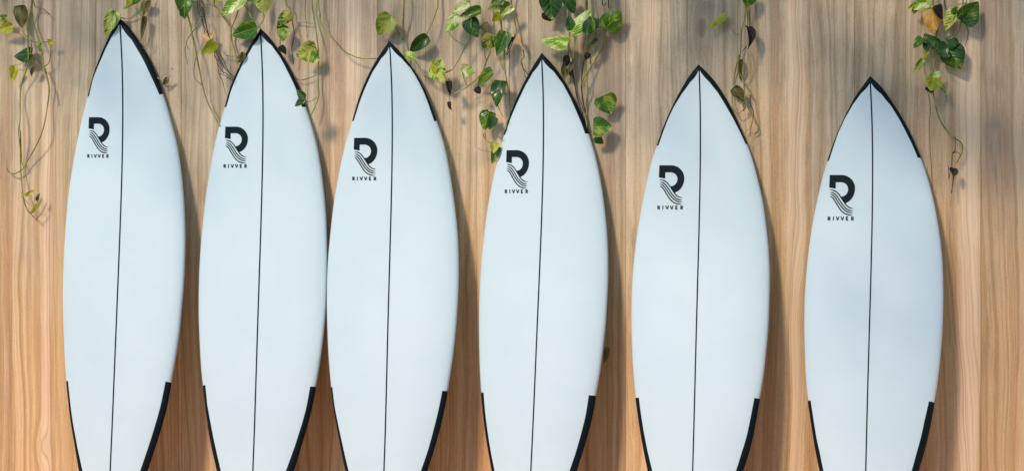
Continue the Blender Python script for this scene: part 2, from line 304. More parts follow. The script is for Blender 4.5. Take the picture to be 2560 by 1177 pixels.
class Board:
    def __init__(s, d, lean, ahead):
        nose = d['S'][0][0], d['L'][0][1]
        P = at(d['L'][0][0], d['L'][0][1], -0.09); s.zn = P.z; s.lean = lean; s.shift = 0.0
        s.cz = s.cc = s.cw = None
        zs = np.linspace(0, s.zn, 200)
        s.shift = -(max(s.ym(z) + 0.4 * s.thick(z) for z in zs)) - 0.003 - ahead
        def trace(pts):
            out = []
            for x, y in pts:
                Y = -0.2; p = None
                for _ in range(12):
                    p = at(x, y, Y); Y = s.ym(min(max(p.z, 0), s.zn))
                out.append((p.z, p.x))
            out.sort(); return np.array(out)
        TL, TR = trace(d['L']), trace(d['R'])
        s.zn = max(TL[-1, 0], TR[-1, 0])
        # stations, close together at the nose
        t = np.linspace(0, 1, 121); z = s.zn * (1 - (1 - t) ** 1.35); s.z = z
        def ext(T):                          # carry the outline on below the frame to the tail
            p = np.polyfit(T[:7, 0], T[:7, 1], 2); z0 = T[0, 0]
            zz = np.linspace(0, z0 - 0.03, 6)
            return np.vstack([np.column_stack([zz, np.polyval(p, zz)]), T])
        def smooth(T):
            T = ext(T); g = np.linspace(0, s.zn, 700); x = pchip(T[:, 0], T[:, 1], g)
            ker = np.exp(-0.5 * (np.arange(-22, 23) / 9.0) ** 2); ker /= ker.sum()
            xp = np.concatenate([2 * x[0] - x[22:0:-1], x, 2 * x[-1] - x[-2:-24:-1]])
            xs = np.convolve(xp, ker, 'valid'); f = np.clip((s.zn - g) / (0.12), 0, 1)
            return g, xs * f + x * (1 - f)
        g, xl = smooth(TL); _, xr = smooth(TR)
        c = (xl + xr) / 2; w = np.maximum((xr - xl) / 2, 0.0004)
        s.cz, s.cc, s.cw = g, c, w
        th = np.linspace(0, 2 * np.pi, 240)
        uL, uR = xl.copy(), xr.copy()
        for it in range(3):                  # take the bulge of the rails off the outline that was seen
            nc, nw = c.copy(), w.copy()
            for i in range(len(g)):
                k = (c[i] - CAM.x) / (s.ym(g[i]) - CAM.y); T = s.thick(g[i], w[i])
                sx, dy = s.section(th, T); u = w[i] * sx - k * dy
                eR, eL = u.max() - w[i], -u.min() - w[i]
                nw[i] = max(((uR[i] - uL[i]) - eR - eL) / 2, 0.0003); nc[i] = (uL[i] + uR[i]) / 2 - (eR - eL) / 2
            c, w = nc, nw; s.cc, s.cw = c, w
    def ym(s, z):
        v = min(max(z / s.zn, 0), 1)
        return -s.lean * (1 - v) ** 1.15 - 0.060 * max(0, (v - 0.52) / 0.48) ** 2.2 + s.shift
    def thick(s, z, w=None):
        v = min(max(z / s.zn, 0), 1)
        T = 0.062 * (1 - 0.62 * abs(2 * v - 0.95) ** 3.0)
        if w is None and s.cw is not None: w = float(np.interp(z, s.cz, s.cw))
        if w is not None: T = min(T, 0.010 + 0.42 * w)
        return T
    def section(s, th, T):
        c, n = np.cos(th), np.sin(th)
        sx = np.sign(c) * np.abs(c) ** (2 / PE)
        up = np.abs(n) ** (2 / PE); dn = np.abs(n) ** (2 / 3.2)
        return sx, np.where(n >= 0, -0.58 * T * up, 0.42 * T * dn)
    def cw_at(s, z): return float(np.interp(z, s.cz, s.cc)), float(np.interp(z, s.cz, s.cw))
    def pt(s, z, th, off=0.0):
        c, w = s.cw_at(z); T = s.thick(z, w)
        sx, dy = s.section(np.array([th]), T); sx, dy = float(sx[0]), float(dy[0])
        e = 1e-3; a, b2 = s.section(np.array([th - e, th + e]), T)
        tx, ty = (a[1] - a[0]) * w, (b2[1] - b2[0]); l = math.hypot(tx, ty) or 1
        nx, ny = -ty / l, tx / l             # outward of a counter-clockwise section seen with -Y up
        if nx * sx + ny * dy / max(T, 1e-4) < 0: nx, ny = -nx, -ny
        return Vector((c + sx * w + nx * off, s.ym(z) + dy + ny * off, z))
    def deck(s, x, y, off=0.0):              # the point of the deck seen at a pixel
        Y = -0.2
        for _ in range(14):
            p = at(x, y, Y); z = min(max(p.z, 0), s.zn - 1e-4); c, w = s.cw_at(z); T = s.thick(z, w)
            q = min(abs((p.x - c) / w), 0.995)
            Y = s.ym(z) - 0.58 * T * (1 - q ** PE) ** (1 / PE)
        return Vector((p.x, Y - off, p.z)), max(-0.995, min(0.995, (p.x - c) / w))
def pchip(x, y, g):
    x, y = np.asarray(x, float), np.asarray(y, float)
    k = np.concatenate([[True], np.diff(x) > 1e-6]); x, y = x[k], y[k]
    h = np.diff(x); d = np.diff(y) / h; m = np.zeros(len(x)); m[0], m[-1] = d[0], d[-1]
    for i in range(1, len(x) - 1):
        if d[i - 1] * d[i] > 0:
            a, b_ = 2 * h[i] + h[i - 1], h[i] + 2 * h[i - 1]; m[i] = (a + b_) / (a / d[i - 1] + b_ / d[i])
    i = np.clip(np.searchsorted(x, g) - 1, 0, len(h) - 1); t = (g - x[i]) / h[i]
    return ((2 * t**3 - 3 * t**2 + 1) * y[i] + (t**3 - 2 * t**2 + t) * h[i] * m[i] + (-2 * t**3 + 3 * t**2) * y[i + 1] + (t**3 - t**2) * h[i] * m[i + 1])
def s_to_th(q): return math.acos(math.copysign(abs(q) ** (PE / 2), q))
def grid_faces(n, m, closed=False):
    f = []
    for i in range(n - 1):
        for j in range(m if closed else m - 1):
            k = (j + 1) % m
            f.append((i * m + j, i * m + k, (i + 1) * m + k, (i + 1) * m + j))
    return f
def ribbon(pts, width, surf, taper=False, closed=False):   # a flat printed stroke; surf maps a pixel to the deck
    vs = []; n = len(pts)
    for i, (x, y) in enumerate(pts):
        a, b2 = pts[max(i - 1, 0)], pts[min(i + 1, n - 1)]
        dx, dy = b2[0] - a[0], b2[1] - a[1]; l = math.hypot(dx, dy) or 1
        wd = width / 2
        if taper: wd *= min(1, 0.25 + 6.0 * min(i, n - 1 - i) / n)
        vs.append(surf(x - dy / l * wd, y + dx / l * wd)); vs.append(surf(x + dy / l * wd, y - dx / l * wd))
    return vs, [(2 * i, 2 * i + 1, 2 * i + 3, 2 * i + 2) for i in range(n - 1)]
def catmull(p, k=6):
    p = [np.array(q, float) for q in p]; out = []
    for i in range(len(p) - 1):
        a, b2, c, d = p[max(i - 1, 0)], p[i], p[i + 1], p[min(i + 2, len(p) - 1)]
        for j in range(k):
            t = j / k
            out.append(tuple(0.5 * (2 * b2 + (c - a) * t + (2 * a - 5 * b2 + 4 * c - d) * t * t + (3 * b2 - a - 3 * c + d) * t ** 3)))
    out.append(tuple(p[-1])); return out
def dense(p, step):
    out = []
    for i in range(len(p) - 1):
        a, b2 = np.array(p[i], float), np.array(p[i + 1], float); k = max(1, int(np.hypot(*(b2 - a)) / step))
        out += [tuple(a + (b2 - a) * j / k) for j in range(k)]
    return out + [tuple(p[-1])]
WAVES = [[(205,468),(265,478),(320,505),(370,560),(430,650),(490,740),(550,790),(625,812)],
         [(210,510),(265,525),(310,560),(360,630),(430,740),(500,815),(560,845),(615,852)],
         [(205,548),(255,565),(300,610),(350,690),(420,790),(490,855),(550,882),(615,890)],
         [(205,588),(245,605),(280,650),(330,735),(400,840),(470,900),(540,925),(610,932)]]
def letters():
    t, b_ = 957.0, 1029.0; m = 996.0; out = []
    def Rr(x): return [[(x + 8, b_), (x + 8, t)], [(x + 8, t + 8)] + [(x + 24 + 15 * math.cos(a), t + 23.5 + 15.5 * math.sin(a)) for a in np.linspace(-1.57, 1.57, 7)] + [(x + 8, t + 39)], [(x + 22, m), (x + 43, b_)]]
    def V(x): return [[(x, t), (x + 25, b_ - 3)], [(x + 25, b_ - 3), (x + 50, t)]]
    out += Rr(165); out += [[(265, t), (265, b_)]]; out += V(316); out += V(401)
    out += [[(499, t), (499, b_)], [(493, t + 7), (531, t + 7)], [(493, m - 3), (527, m - 3)], [(493, b_ - 7), (531, b_ - 7)]]
    out += Rr(584); return out
def build_board(i, d):
    B = Board(d, [0.31, 0.30, 0.29, 0.28, 0.28, 0.28][i], [0, 0, 0.012, 0, 0, 0][i])
    c0, w0 = B.cw_at(0)
    root = empty('surfboard', (c0, B.ym(0), 0)); tag(root, BLABEL[i], 'surfboard', 'white surfboards leaning on the wooden wall')
    ths = [2 * math.pi * j / 48 for j in range(48)]
    vs = []
    for z in B.z: vs += [B.pt(float(z), t) for t in ths]
    fs = grid_faces(len(B.z), 48, True) + [tuple(range(47, -1, -1)), tuple(range((len(B.z) - 1) * 48, len(B.z) * 48))]
    mesh_obj('body', vs, fs, M_FOAM, root)
    # stringer down the middle of the deck
    st = list(d['S']); pf = np.polyfit([q[1] for q in st], [q[0] for q in st], 4)
    st = [(float(np.polyval(pf, y)), y) for y in np.linspace(st[0][1], st[-1][1], 12)]; a, b2 = st[-2], st[-1]; k = (b2[0] - a[0]) / (b2[1] - a[1])
    zt = B.deck(*b2)[0]
    ext_y = b2[1]
    while B.deck(b2[0] + k * (ext_y - b2[1]), ext_y)[0].z > 0.012 and ext_y < 1600: ext_y += 6
    st.append((b2[0] + k * (ext_y - b2[1]), ext_y))
    pts = dense(catmull(st, 5), 8)
    v, f = ribbon(pts, 3.4, lambda x, y: B.deck(x, y, 0.0006)[0]); mesh_obj('stringer', v, f, M_INK, root)
    # tape: a skin lying 1 mm off the rails, wrapped from the deck to the underside
    zL = lambda y, pts_: None
    def strip(inner, y_in, y_out, side, nose):
        tr = sorted([(lambda P: (P[0].z, P[1]))(B.deck(x, y)) for x, y in inner])
        z_ = np.array([q[0] for q in tr]); s_ = np.array([q[1] for q in tr])
        if nose:
            zin = B.deck(*inner[-1])[0].z; xo = (d['R'] if side > 0 else d['L'])
            zout = B.deck(np.interp(y_out, [p[1] for p in xo], [p[0] for p in xo]), y_out)[0].z
            zfar = B.zn - 1e-4; sc = B.deck(*d['S'][0])[1]
        else:
            zin = B.deck(*inner[0])[0].z; xo = (d['R'] if side > 0 else d['L'])
            zout = B.deck(np.interp(y_out, [p[1] for p in xo], [p[0] for p in xo]), y_out)[0].z
            zfar = 0.002
            p = np.polyfit(z_[:4], s_[:4], 1)
        rows, cols = 64, 16; vv = []
        for r in range(rows + 1):
            t = r / rows
            for c in range(cols + 1):
                a = c / cols; z = zfar + (zin + (zout - zin) * min(a / 0.55, 1) - zfar) * t
                if nose:
                    q = float(np.interp(z, z_, s_)) if z <= z_[-1] else sc
                    if z > z_[-1]: q = sc
                else:
                    q = float(np.interp(z, z_, s_)) if z >= z_[0] else float(np.polyval(p, z))
                    q = max(0.55, abs(q)) * side
                q = max(-0.985, min(0.985, q))
                th_in = s_to_th(q); th_out = -0.62 if side > 0 else math.pi + 0.62
                th = th_in + (th_out - th_in) * (1 - (1 - a) ** 1.2)
                off = 0.0011 if 0 < c < cols and r < rows else 0.0002
                vv.append(B.pt(z, th, off))
        ff = grid_faces(rows + 1, cols + 1)
        if side > 0: ff = [tuple(reversed(q)) for q in ff]
        return vv, ff
    v1, f1 = strip(d['NL'], d['ne'][0], d['ne'][0], -1, True); v2, f2 = strip(d['NR'], d['ne'][1], d['ne'][1], 1, True)
    mesh_obj('nose_tape', v1 + v2, f1 + [tuple(q + len(v1) for q in t) for t in f2], M_TAPE, root)
    v1, f1 = strip(d['TL'], d['te'][0], d['te'][0], -1, False); mesh_obj('rail_tape', v1, f1, M_TAPE, root)
    v1, f1 = strip(d['TR'], d['te'][1], d['te'][1], 1, False); mesh_obj('rail_tape', v1, f1, M_TAPE, root)
    # printed emblem and lettering
    lx, ly, sx, sy = d['logo']
    to = lambda u, w: B.deck(lx + (u - 200) * sx, ly + (w - 195) * sy, 0.0007)[0]
    V, F = [], []
    def add(v, f):
        n = len(V); V.extend(v); F.extend([tuple(q + n for q in t) for t in f])
    out, inn = [], []
    for t in np.linspace(0, 1, 5): out.append((298 + t * 117, 195)); inn.append((306 + t * 99, 328))
    A = np.linspace(-90, 76.5, 26)[1:]; A2 = np.linspace(-90, 92, 26)[1:]
    for a, a2 in zip(A, A2):
        a, a2 = R(a), R(a2); ry = 245 if a < 0 else 283; ri = 127 if a2 < 0 else 136
        out.append((415 + 240 * math.cos(a), 440 + ry * math.sin(a))); inn.append((405 + 125 * math.cos(a2), 455 + ri * math.sin(a2)))
    vv = []
    for o, n_ in zip(out, inn):
        for j in range(4): vv.append(to(o[0] + (n_[0] - o[0]) * j / 3, o[1] + (n_[1] - o[1]) * j / 3))
    add(vv, grid_faces(len(out), 4))
    vv = []
    for r in range(7):
        for c in range(4):
            u = 1 - c / 3; t = r / 6
            x0_, x1_ = 200 - 9 * t, 313 - 7 * t; yb = 427 + 20 * (1 - u) ** 1.4
            vv.append(to(x1_ + (x0_ - x1_) * u, 195 + (yb - 195) * t))
    add(vv, grid_faces(7, 4))
    for wv in WAVES: add(*ribbon(catmull(wv, 5), 22, to, True))
    mesh_obj('emblem', V, F, M_INK, root); V, F = [], []
    for st_ in letters(): add(*ribbon(dense(st_, 14), 19, to))
    mesh_obj('lettering', V, F, M_INK, root)
    return B
BD = [build_board(i, d) for i, d in enumerate(BOARDS)]

# ------------------------------------------------------------------ vines
def leaf_mesh(name, fold, bend, wave, seed):
    rr = random.Random(seed); n, m = 11, 9; vs = []
    for i in range(n):
        t = i / (n - 1)
        hw = 0.5 * max(0.0, math.sin(math.pi * min(t, 1) ** 0.60)) ** 0.82
        for j in range(m):
            c = 2 * j / (m - 1) - 1
            x = hw * c; y = t - 0.13 * abs(c) ** 1.3 * (1 - t) ** 2.5 * (1 if t > 0 else 0)
            z = fold * abs(x) * (1 - 0.4 * t) + bend * (y - 0.35) ** 2 * -1 + wave * math.sin(5.5 * y + 2.5 * c * (1 if c > 0 else 1.3) + seed) * abs(c) ** 1.5
            vs.append((x, y, z))
    me = bpy.data.meshes.new(name); me.from_pydata(vs, [], grid_faces(n, m)); me.update()
    me.polygons.foreach_set('use_smooth', [True] * len(me.polygons)); return me
SHAPES = [(0.30, 0.18, 0.03), (0.55, 0.35, 0.05), (0.15, 0.45, 0.05), (0.42, -0.15, 0.04), (-0.30, 0.30, 0.06)]
LEAFME = {}
for key, m in LM.items():
    for q, (f, b_, w) in enumerate(SHAPES):
        if key in 'k': f, b_, w = f * 1.5, b_, 0.13
        if key in 'opu': w *= 1.8
        me = leaf_mesh('leaf', f, b_, w, q + 1); me.materials.append(m); LEAFME[key, q] = me
rl = random.Random(11)
def tube(pts, rad, sides=6):
    vs, fs = [], []; n = len(pts); pts = [Vector(p) for p in pts]
    for i, p in enumerate(pts):
        t = (pts[min(i + 1, n - 1)] - pts[max(i - 1, 0)]).normalized()
        u = t.cross(Vector((0.31, 1, 0.17))).normalized(); w = t.cross(u)
        r = rad[i] if hasattr(rad, '__len__') else rad
        for j in range(sides):
            a = 2 * math.pi * j / sides; vs.append(p + (u * math.cos(a) + w * math.sin(a)) * r)
    fs = grid_faces(n, sides, True) + [tuple(range(sides - 1, -1, -1)), tuple(range((n - 1) * sides, n * sides))]
    return vs, fs
def vine(label, crop, depth, stems, leaves, cat='vine', group='pothos vines hanging down the wall'):
    """crop = (x0, y0, scale): the traced points are in that enlargement; depth = metres the vine hangs off the wall."""
    cx, cy, cs = crop; px = lambda p: (cx + p[0] / cs, cy + p[1] / cs)
    f0 = px(stems[0][2][0]); root = empty('pothos_vine', at(f0[0], f0[1], -depth))
    tag(root, label, cat, group)
    for kind, rpx, pts, *o in stems:
        dd = o[0] if o else depth
        P = [px(q) for q in pts]
        if P[0][1] < 4 and kind != 'x': P = [(P[0][0] + (P[0][0] - P[1][0]) * 0.3, P[0][1] - 170)] + P
        C = catmull(P, 5); ph = rl.uniform(0, 6)
        W = [at(x, y, -max(0.008, dd + 0.012 * math.sin(ph + y * 0.035))) for x, y in C]
        rad = rpx * (1.0 if kind == 'r' else 1.2) / 1380.0
        rr = [rad * (1.0 - 0.35 * i / len(W)) * (1 + 0.28 * (abs(((y * 0.021 + ph) % 1) - 0.5) < 0.06)) * rl.uniform(0.88, 1.12) for i, (x, y) in enumerate(C)]
        v, f = tube(W, rr, 6 if rpx > 3 else 5)
        mesh_obj(*{'s': ('stem', v, f, M_STEM), 'p': ('petiole', v, f, M_PALE), 'r': ('aerial_root', v, f, M_ROOT)}[kind], root)
    for kd, base, tip, wd, *o in leaves:
        dd = (o[0] if o else depth + rl.uniform(0.004, 0.022))
        b0, t0 = px(base), px(tip); ln = math.hypot(b0[0] - t0[0], b0[1] - t0[1]) / 690.0
        Bp = at(b0[0], b0[1], -dd); Tp = at(t0[0], t0[1], -max(0.012, dd + ln * rl.uniform(-0.25, 0.35)))
        yv = Tp - Bp; L = yv.length; yv.normalize()
        nv = (CAM - Bp).normalized(); nv = (nv + Vector((rl.uniform(-.25, .25), 0, rl.uniform(-.1, .35)))).normalized()
        nv = (nv - yv * nv.dot(yv)).normalized(); roll = rl.uniform(-0.5, 0.5)
        nv = Matrix.Rotation(roll, 3, yv) @ nv; xv = yv.cross(nv).normalized()
        W = wd / cs / 690.0 / math.cos(roll)
        sh = rl.randrange(5)
        o_ = bpy.data.objects.new('leaf', LEAFME[kd, sh]); COL.objects.link(o_)
        Mx = Matrix((xv, yv, nv)).transposed().to_4x4() @ Matrix.Diagonal((W * 1.18, L, (W + L) / 2, 1))
        o_.parent = root; o_.matrix_parent_inverse = Matrix.Translation(-Vector(root.location))
        Mx.translation = Bp; o_.matrix_basis = Mx
    return root
C1, C2, C3, C4, C5, C6, C7, C8 = (0,0,1.9625), (420,0,3.461), (780,0,3.461), (1080,0,2.803), (1300,0,2.803), (1700,0,3.0967), (2200,0,2.264), (100,0,4.526)
vine('leftmost vine, long bare loops with small leaves and a pale curl at its end', C1, 0.035, [
  ('s',3.6,[(155,0),(140,120),(137,215),(138,310),(105,420),(98,500),(98,580),(92,650),(98,720),(102,830),(108,920),(115,975),(135,1030),(150,1048),(183,1083)]),
  ('s',3.6,[(158,0),(160,100),(195,210),(215,320),(240,420),(238,480),(215,620),(180,710),(140,780),(110,830),(70,852),(40,840),(36,825)]),
  ('s',3.0,[(100,640),(103,720),(108,800),(125,825)]),
  ('s',3.2,[(163,2),(205,40),(245,72)]), ('s',2.6,[(60,135),(100,170),(155,205),(240,207)]), ('s',2.6,[(95,30),(130,80),(140,150)]),
  ('s',2.6,[(110,150),(130,180),(155,205),(152,270),(190,325),(230,320),(246,285),(248,220)]), ('p',2.2,[(70,320),(95,318),(115,305)]),
  ('s',2.4,[(155,265),(180,305),(200,330)]), ('s',2,[(158,350),(175,335),(190,322)]), ('s',4.2,[(220,335),(238,420),(240,470)]),
  ('p',2.8,[(150,1048),(180,1020),(198,985),(200,968)]), ('p',2,[(115,975),(150,1005),(175,1010),(165,985),(172,960),(165,945)])],
 [('l',(66,128),(-20,150),52),('v',(35,98),(-20,85),40),('u',(95,28),(108,140),66),('d',(157,262),(64,275),76),('l',(72,322),(62,402),42),
  ('l',(236,207),(274,210),30),('v',(198,208),(198,255),24),('u',(172,328),(150,376),22),('l',(125,960),(170,930),20),('b',(105,942),(110,970),16),
  ('u',(180,985),(196,945),16),('l',(150,1045),(196,985),18)])
vine('vine behind the nose of the leftmost board, one yellow-edged leaf on its left edge', C8, 0.028, [
  ('s',3.6,[(1170,0),(1165,100),(1160,200),(1150,300),(1140,450),(1128,485)]), ('s',3,[(1250,0),(1205,80),(1172,150)]),
  ('p',2.8,[(905,200),(960,212),(1010,208),(1090,168),(1130,130)]), ('s',2.2,[(1232,430),(1222,490),(1165,555)]), ('s',2.4,[(1080,90),(1110,140),(1140,180)]),
  ('p',3,[(1330,880),(1380,905),(1440,895),(1472,858),(1440,920),(1395,965)]), ('r',2,[(1490,775),(1505,790)])],
 [('v',(862,132),(735,400),165,0.05),('l',(1095,-10),(935,115),60),('g',(1130,-30),(1035,55),80),('u',(1180,190),(1145,450),60),('u',(1195,10),(1160,180),70),('u',(1250,10),(1190,100),50),
  ('u',(1440,880),(1385,975),50),('l',(1000,-5),(980,50),40)])
vine('vine left of the second board with a peach coloured dried leaf and dark roots', C2, 0.04, [
  ('s',4.2,[(172,140),(195,230),(210,310),(240,430),(250,500),(275,620),(300,750),(340,880),(400,1000),(448,1092)]),
  ('s',4.2,[(150,-4),(160,60),(175,150)]),
  ('r',1.8,[(240,500),(225,600),(235,680),(290,735)]), ('s',3,[(300,140),(240,240),(170,340),(160,390),(180,430)]), ('r',1.8,[(150,400),(150,470),(165,520),(165,560)]),
  ('r',2.2,[(255,-4),(265,100),(300,200),(320,290),(345,360),(390,430),(430,560),(440,630),(500,660),(572,704)]), ('r',3,[(285,-4),(300,100),(320,180),(345,290),(400,430),(450,520),(500,600),(580,672)]),
  ('r',2.2,[(300,-4),(330,200),(350,290),(410,430),(470,500),(510,590),(565,690)]), ('r',1.8,[(440,640),(470,700),(490,780),(515,852)]), ('r',2,[(430,560),(470,620),(510,640),(550,690),(578,716)]),
  ('r',2.2,[(270,-4),(290,120),(305,200),(340,300),(395,440),(410,500),(460,560),(480,640)]), ('s',2.4,[(280,10),(350,35),(415,60)]), ('r',1.6,[(500,690),(520,675),(545,700)])],
 [('g',(150,-75),(138,158),165),('p',(375,350),(298,300),85),('l',(410,365),(285,475),95),('l',(350,390),(360,475),50),('k',(385,340),(392,372),20),('k',(110,110),(112,150),22)])
vine('vine rising from the left of the second board nose, one cream and one dark leaf', C2, 0.03, [
  ('s',4.6,[(398,-4),(420,60),(480,150),(540,240),(550,340),(575,440),(600,550),(615,585)]), ('s',3,[(612,70),(590,150),(550,240)]),
  ('s',3.2,[(640,-4),(655,40),(690,90),(740,190),(770,240),(800,215),(830,160),(825,105)]), ('s',2.2,[(500,478),(550,490),(600,490),(640,470)])],
 [('b',(655,-30),(460,140),125),('l',(480,-12),(380,6),36),('g',(650,-20),(750,10),60),('g',(778,238),(558,308),150),('v',(828,-40),(838,118),145),('u',(655,455),(610,550),45),('u',(600,490),(640,520),30)])
vine('vine right of the second board nose, one of its leaves lying over the board', C2, 0.032, [
  ('s',3.4,[(1245,-4),(1260,130),(1275,230),(1290,340),(1300,440),(1300,640),(1300,750),(1305,830),(1270,930),(1233,1005)]),
  ('s',4.2,[(1020,-4),(1050,60),(1070,130)]), ('r',3,[(1070,120),(1078,200),(1093,290),(1085,350),(1070,420),(1080,490),(1085,560)]), ('r',1.8,[(1190,-4),(1185,80),(1195,180),(1205,335)]),
  ('p',2,[(1110,185),(1180,195),(1255,205)]), ('s',3.6,[(970,345),(970,405)]), ('r',2,[(1110,680),(1160,695),(1310,645)]),
  ('p',3,[(1180,872),(1220,880),(1270,855),(1305,832)],0.13)],
 [('v',(1065,110),(945,235),100),('d',(1005,215),(960,300),95),('g',(1010,240),(985,355),105),('k',(968,400),(1022,475),60),('v',(1292,428),(1108,482),170),
  ('d',(1190,862),(1082,914),62,0.155),('d',(1185,852),(1112,778),66,0.15)])
vine('thin bare vine arching down to the left edge of the third board', C2, 0.045, [
  ('s',3.2,[(1300,-4),(1315,120),(1320,200),(1375,280),(1450,360),(1523,440),(1600,485),(1680,508),(1810,508)]), ('p',2.2,[(1318,203),(1335,200)])], [])
vine('vine beside the third board nose, one round leaf and one dark drooping leaf', C3, 0.034, [
  ('s',4.2,[(795,-4),(790,150),(785,330),(800,430),(800,490)]), ('s',3,[(690,165),(740,270),(782,340)]), ('s',3.6,[(1090,-4),(1075,100),(1030,220),(985,312)]), ('r',2,[(850,500),(848,575)])],
 [('g',(690,140),(560,305),160),('d',(1005,322),(835,455),105)])
vine('curving vine with a bright heart leaf between the third and fourth boards', C3, 0.06, [
  ('s',3.4,[(1360,-4),(1375,80),(1372,295),(1320,420),(1250,550),(1210,605),(1150,635)]), ('p',3,[(1210,604),(1170,618),(1140,640)]), ('p',3.2,[(885,510),(940,600),(1010,665),(1130,722)]),
  ('s',2.4,[(1190,285),(1220,330),(1300,385),(1355,390)]), ('s',3.4,[(1548,330),(1545,380),(1540,450),(1515,520),(1470,630),(1410,700),(1350,745),(1260,800),(1215,805)]),
  ('s',2.6,[(1490,430),(1500,500),(1515,525)]), ('s',2.2,[(1300,620),(1318,690),(1342,742)]), ('s',2,[(1540,685),(1580,722)]), ('r',1.7,[(1182,680),(1190,720),(1220,770),(1248,812)]), ('r',1.2,[(1195,800),(1188,880),(1200,930)]),
  ('s',2.6,[(1490,268),(1535,305)]), ('p',3.4,[(1350,745),(1260,798),(1230,806)])],
 [('b',(888,512),(795,444),62,0.10),('v',(1070,560),(1138,724),150),('l',(1090,590),(1010,545),95),('b',(1085,580),(1130,515),70),('b',(1362,32),(1203,108),62),('g',(1470,95),(1278,140),88),
  ('b',(1258,122),(1150,283),105),('d',(1350,165),(1435,328),130),('v',(1565,305),(1478,428),125),('b',(1290,600),(1412,628),95),('g',(1555,605),(1418,748),85),
  ('k',(1182,700),(1196,824),48),('k',(1186,880),(1206,955),34),('k',(1418,758),(1458,812),52)])
vine('vine left of the fourth board, dark leaves stepping down its straight stem', C4, 0.04, [
  ('s',4,[(480,-4),(482,130),(490,210),(505,320),(508,420),(515,520),(530,600),(545,720),(545,800),(525,860),(515,912)]), ('s',3,[(430,70),(435,160),(430,242)]),
  ('s',2.6,[(470,395),(490,460),(503,492)]), ('s',2.4,[(482,645),(525,668)]), ('p',2.6,[(455,728),(490,800),(530,846)]), ('s',2.6,[(425,900),(460,955),(497,977)]),
  ('s',2.4,[(440,1010),(390,990),(365,962),(358,942),(372,940),(376,965)]), ('p',2.2,[(325,1040),(370,1058),(425,1066)]), ('p',1.8,[(372,1038),(392,1058)]), ('r',2.2,[(540,355),(545,440),(540,560),(548,715)]), ('s',2.2,[(360,200),(395,245)])],
 [('b',(465,15),(393,78),64),('g',(500,-10),(412,22),70),('g',(512,5),(480,100),75),('b',(568,52),(478,118),42),('l',(478,95),(422,155),56),('g',(518,222),(455,397),92),
  ('d',(482,562),(440,742),90),('g',(400,780),(365,912),105),('d',(440,820),(400,910),50),('d',(375,770),(395,830),36),('l',(440,1000),(430,1075),56),('g',(458,1025),(422,1148),56),('u',(360,170),(398,232),60)])
vine('dried brown vine with an orange stalk just left of the fourth board nose', C4, 0.03, [
  ('s',4.2,[(555,-4),(575,120),(590,230),(572,280)]), ('p',3.6,[(592,235),(612,290),(632,335),(640,352)]), ('r',3,[(585,240),(570,280),(545,350),(522,388)]),
  ('r',3,[(640,350),(645,400),(625,430),(640,480),(672,522)]), ('r',2,[(630,440),(650,520),(656,552)])],
 [('p',(598,240),(640,350),22),('k',(570,262),(532,360),18)])
vine('leafiest vine, two bright white-tipped leaves above the right side of the fourth board', C5, 0.05, [
  ('s',4.2,[(640,-4),(630,60),(610,130)]), ('s',4.2,[(600,205),(590,310),(560,370),(500,470),(450,540),(430,600)],0.03), ('s',3.2,[(500,-4),(505,100),(515,190),(545,280),(530,360),(495,410),(490,450)],0.035),
  ('s',4,[(460,-4),(460,130),(460,250),(440,330),(420,420),(410,470)],0.03), ('s',3.6,[(470,-4),(480,250),(465,350),(465,430),(470,560),(475,640),(465,720),(460,800),(470,900)],0.025), ('s',4.2,[(330,-4),(345,210),(345,300),(335,400)],0.035),
  ('r',5,[(345,400),(370,520),(385,600),(405,700),(440,800)],0.024), ('p',6,[(330,298),(350,360),(361,437)],0.055), ('p',5,[(372,250),(378,330),(372,415)],0.05), ('s',2.6,[(578,692),(545,695),(510,660),(470,610),(430,590)],0.035),
  ('r',4.2,[(430,600),(440,700),(460,800),(470,900)],0.022), ('r',3,[(545,130),(560,150),(585,160)]), ('s',2.6,[(575,185),(545,195),(520,210)]), ('r',4,[(620,-4),(625,60)],0.04), ('r',3,[(575,2),(605,20)],0.04), ('r',3.4,[(450,420),(435,520),(430,590)],0.024),
  ('p',1.8,[(520,230),(545,275)],0.05)],
 [('d',(210,-50),(225,148),140,0.05),('k',(185,80),(218,150),70,0.052),('d',(325,-30),(385,95),80,0.06),('b',(355,230),(497,55),100,0.085),('d',(358,215),(345,105),60,0.08),('b',(338,298),(133,274),96,0.09),('d',(500,120),(455,252),105,0.08),
  ('g',(500,125),(520,235),30,0.09),('g',(600,202),(705,80),135,0.055),('u',(547,280),(468,368),50,0.05),('k',(482,372),(455,424),40,0.045),('k',(352,405),(305,462),66,0.035),('u',(350,440),(300,555),70,0.032),('u',(330,460),(360,540),40,0.03),
  ('g',(585,670),(640,800),140,0.05),('g',(512,890),(648,893),125,0.07),('d',(530,955),(580,1012),56,0.05)])
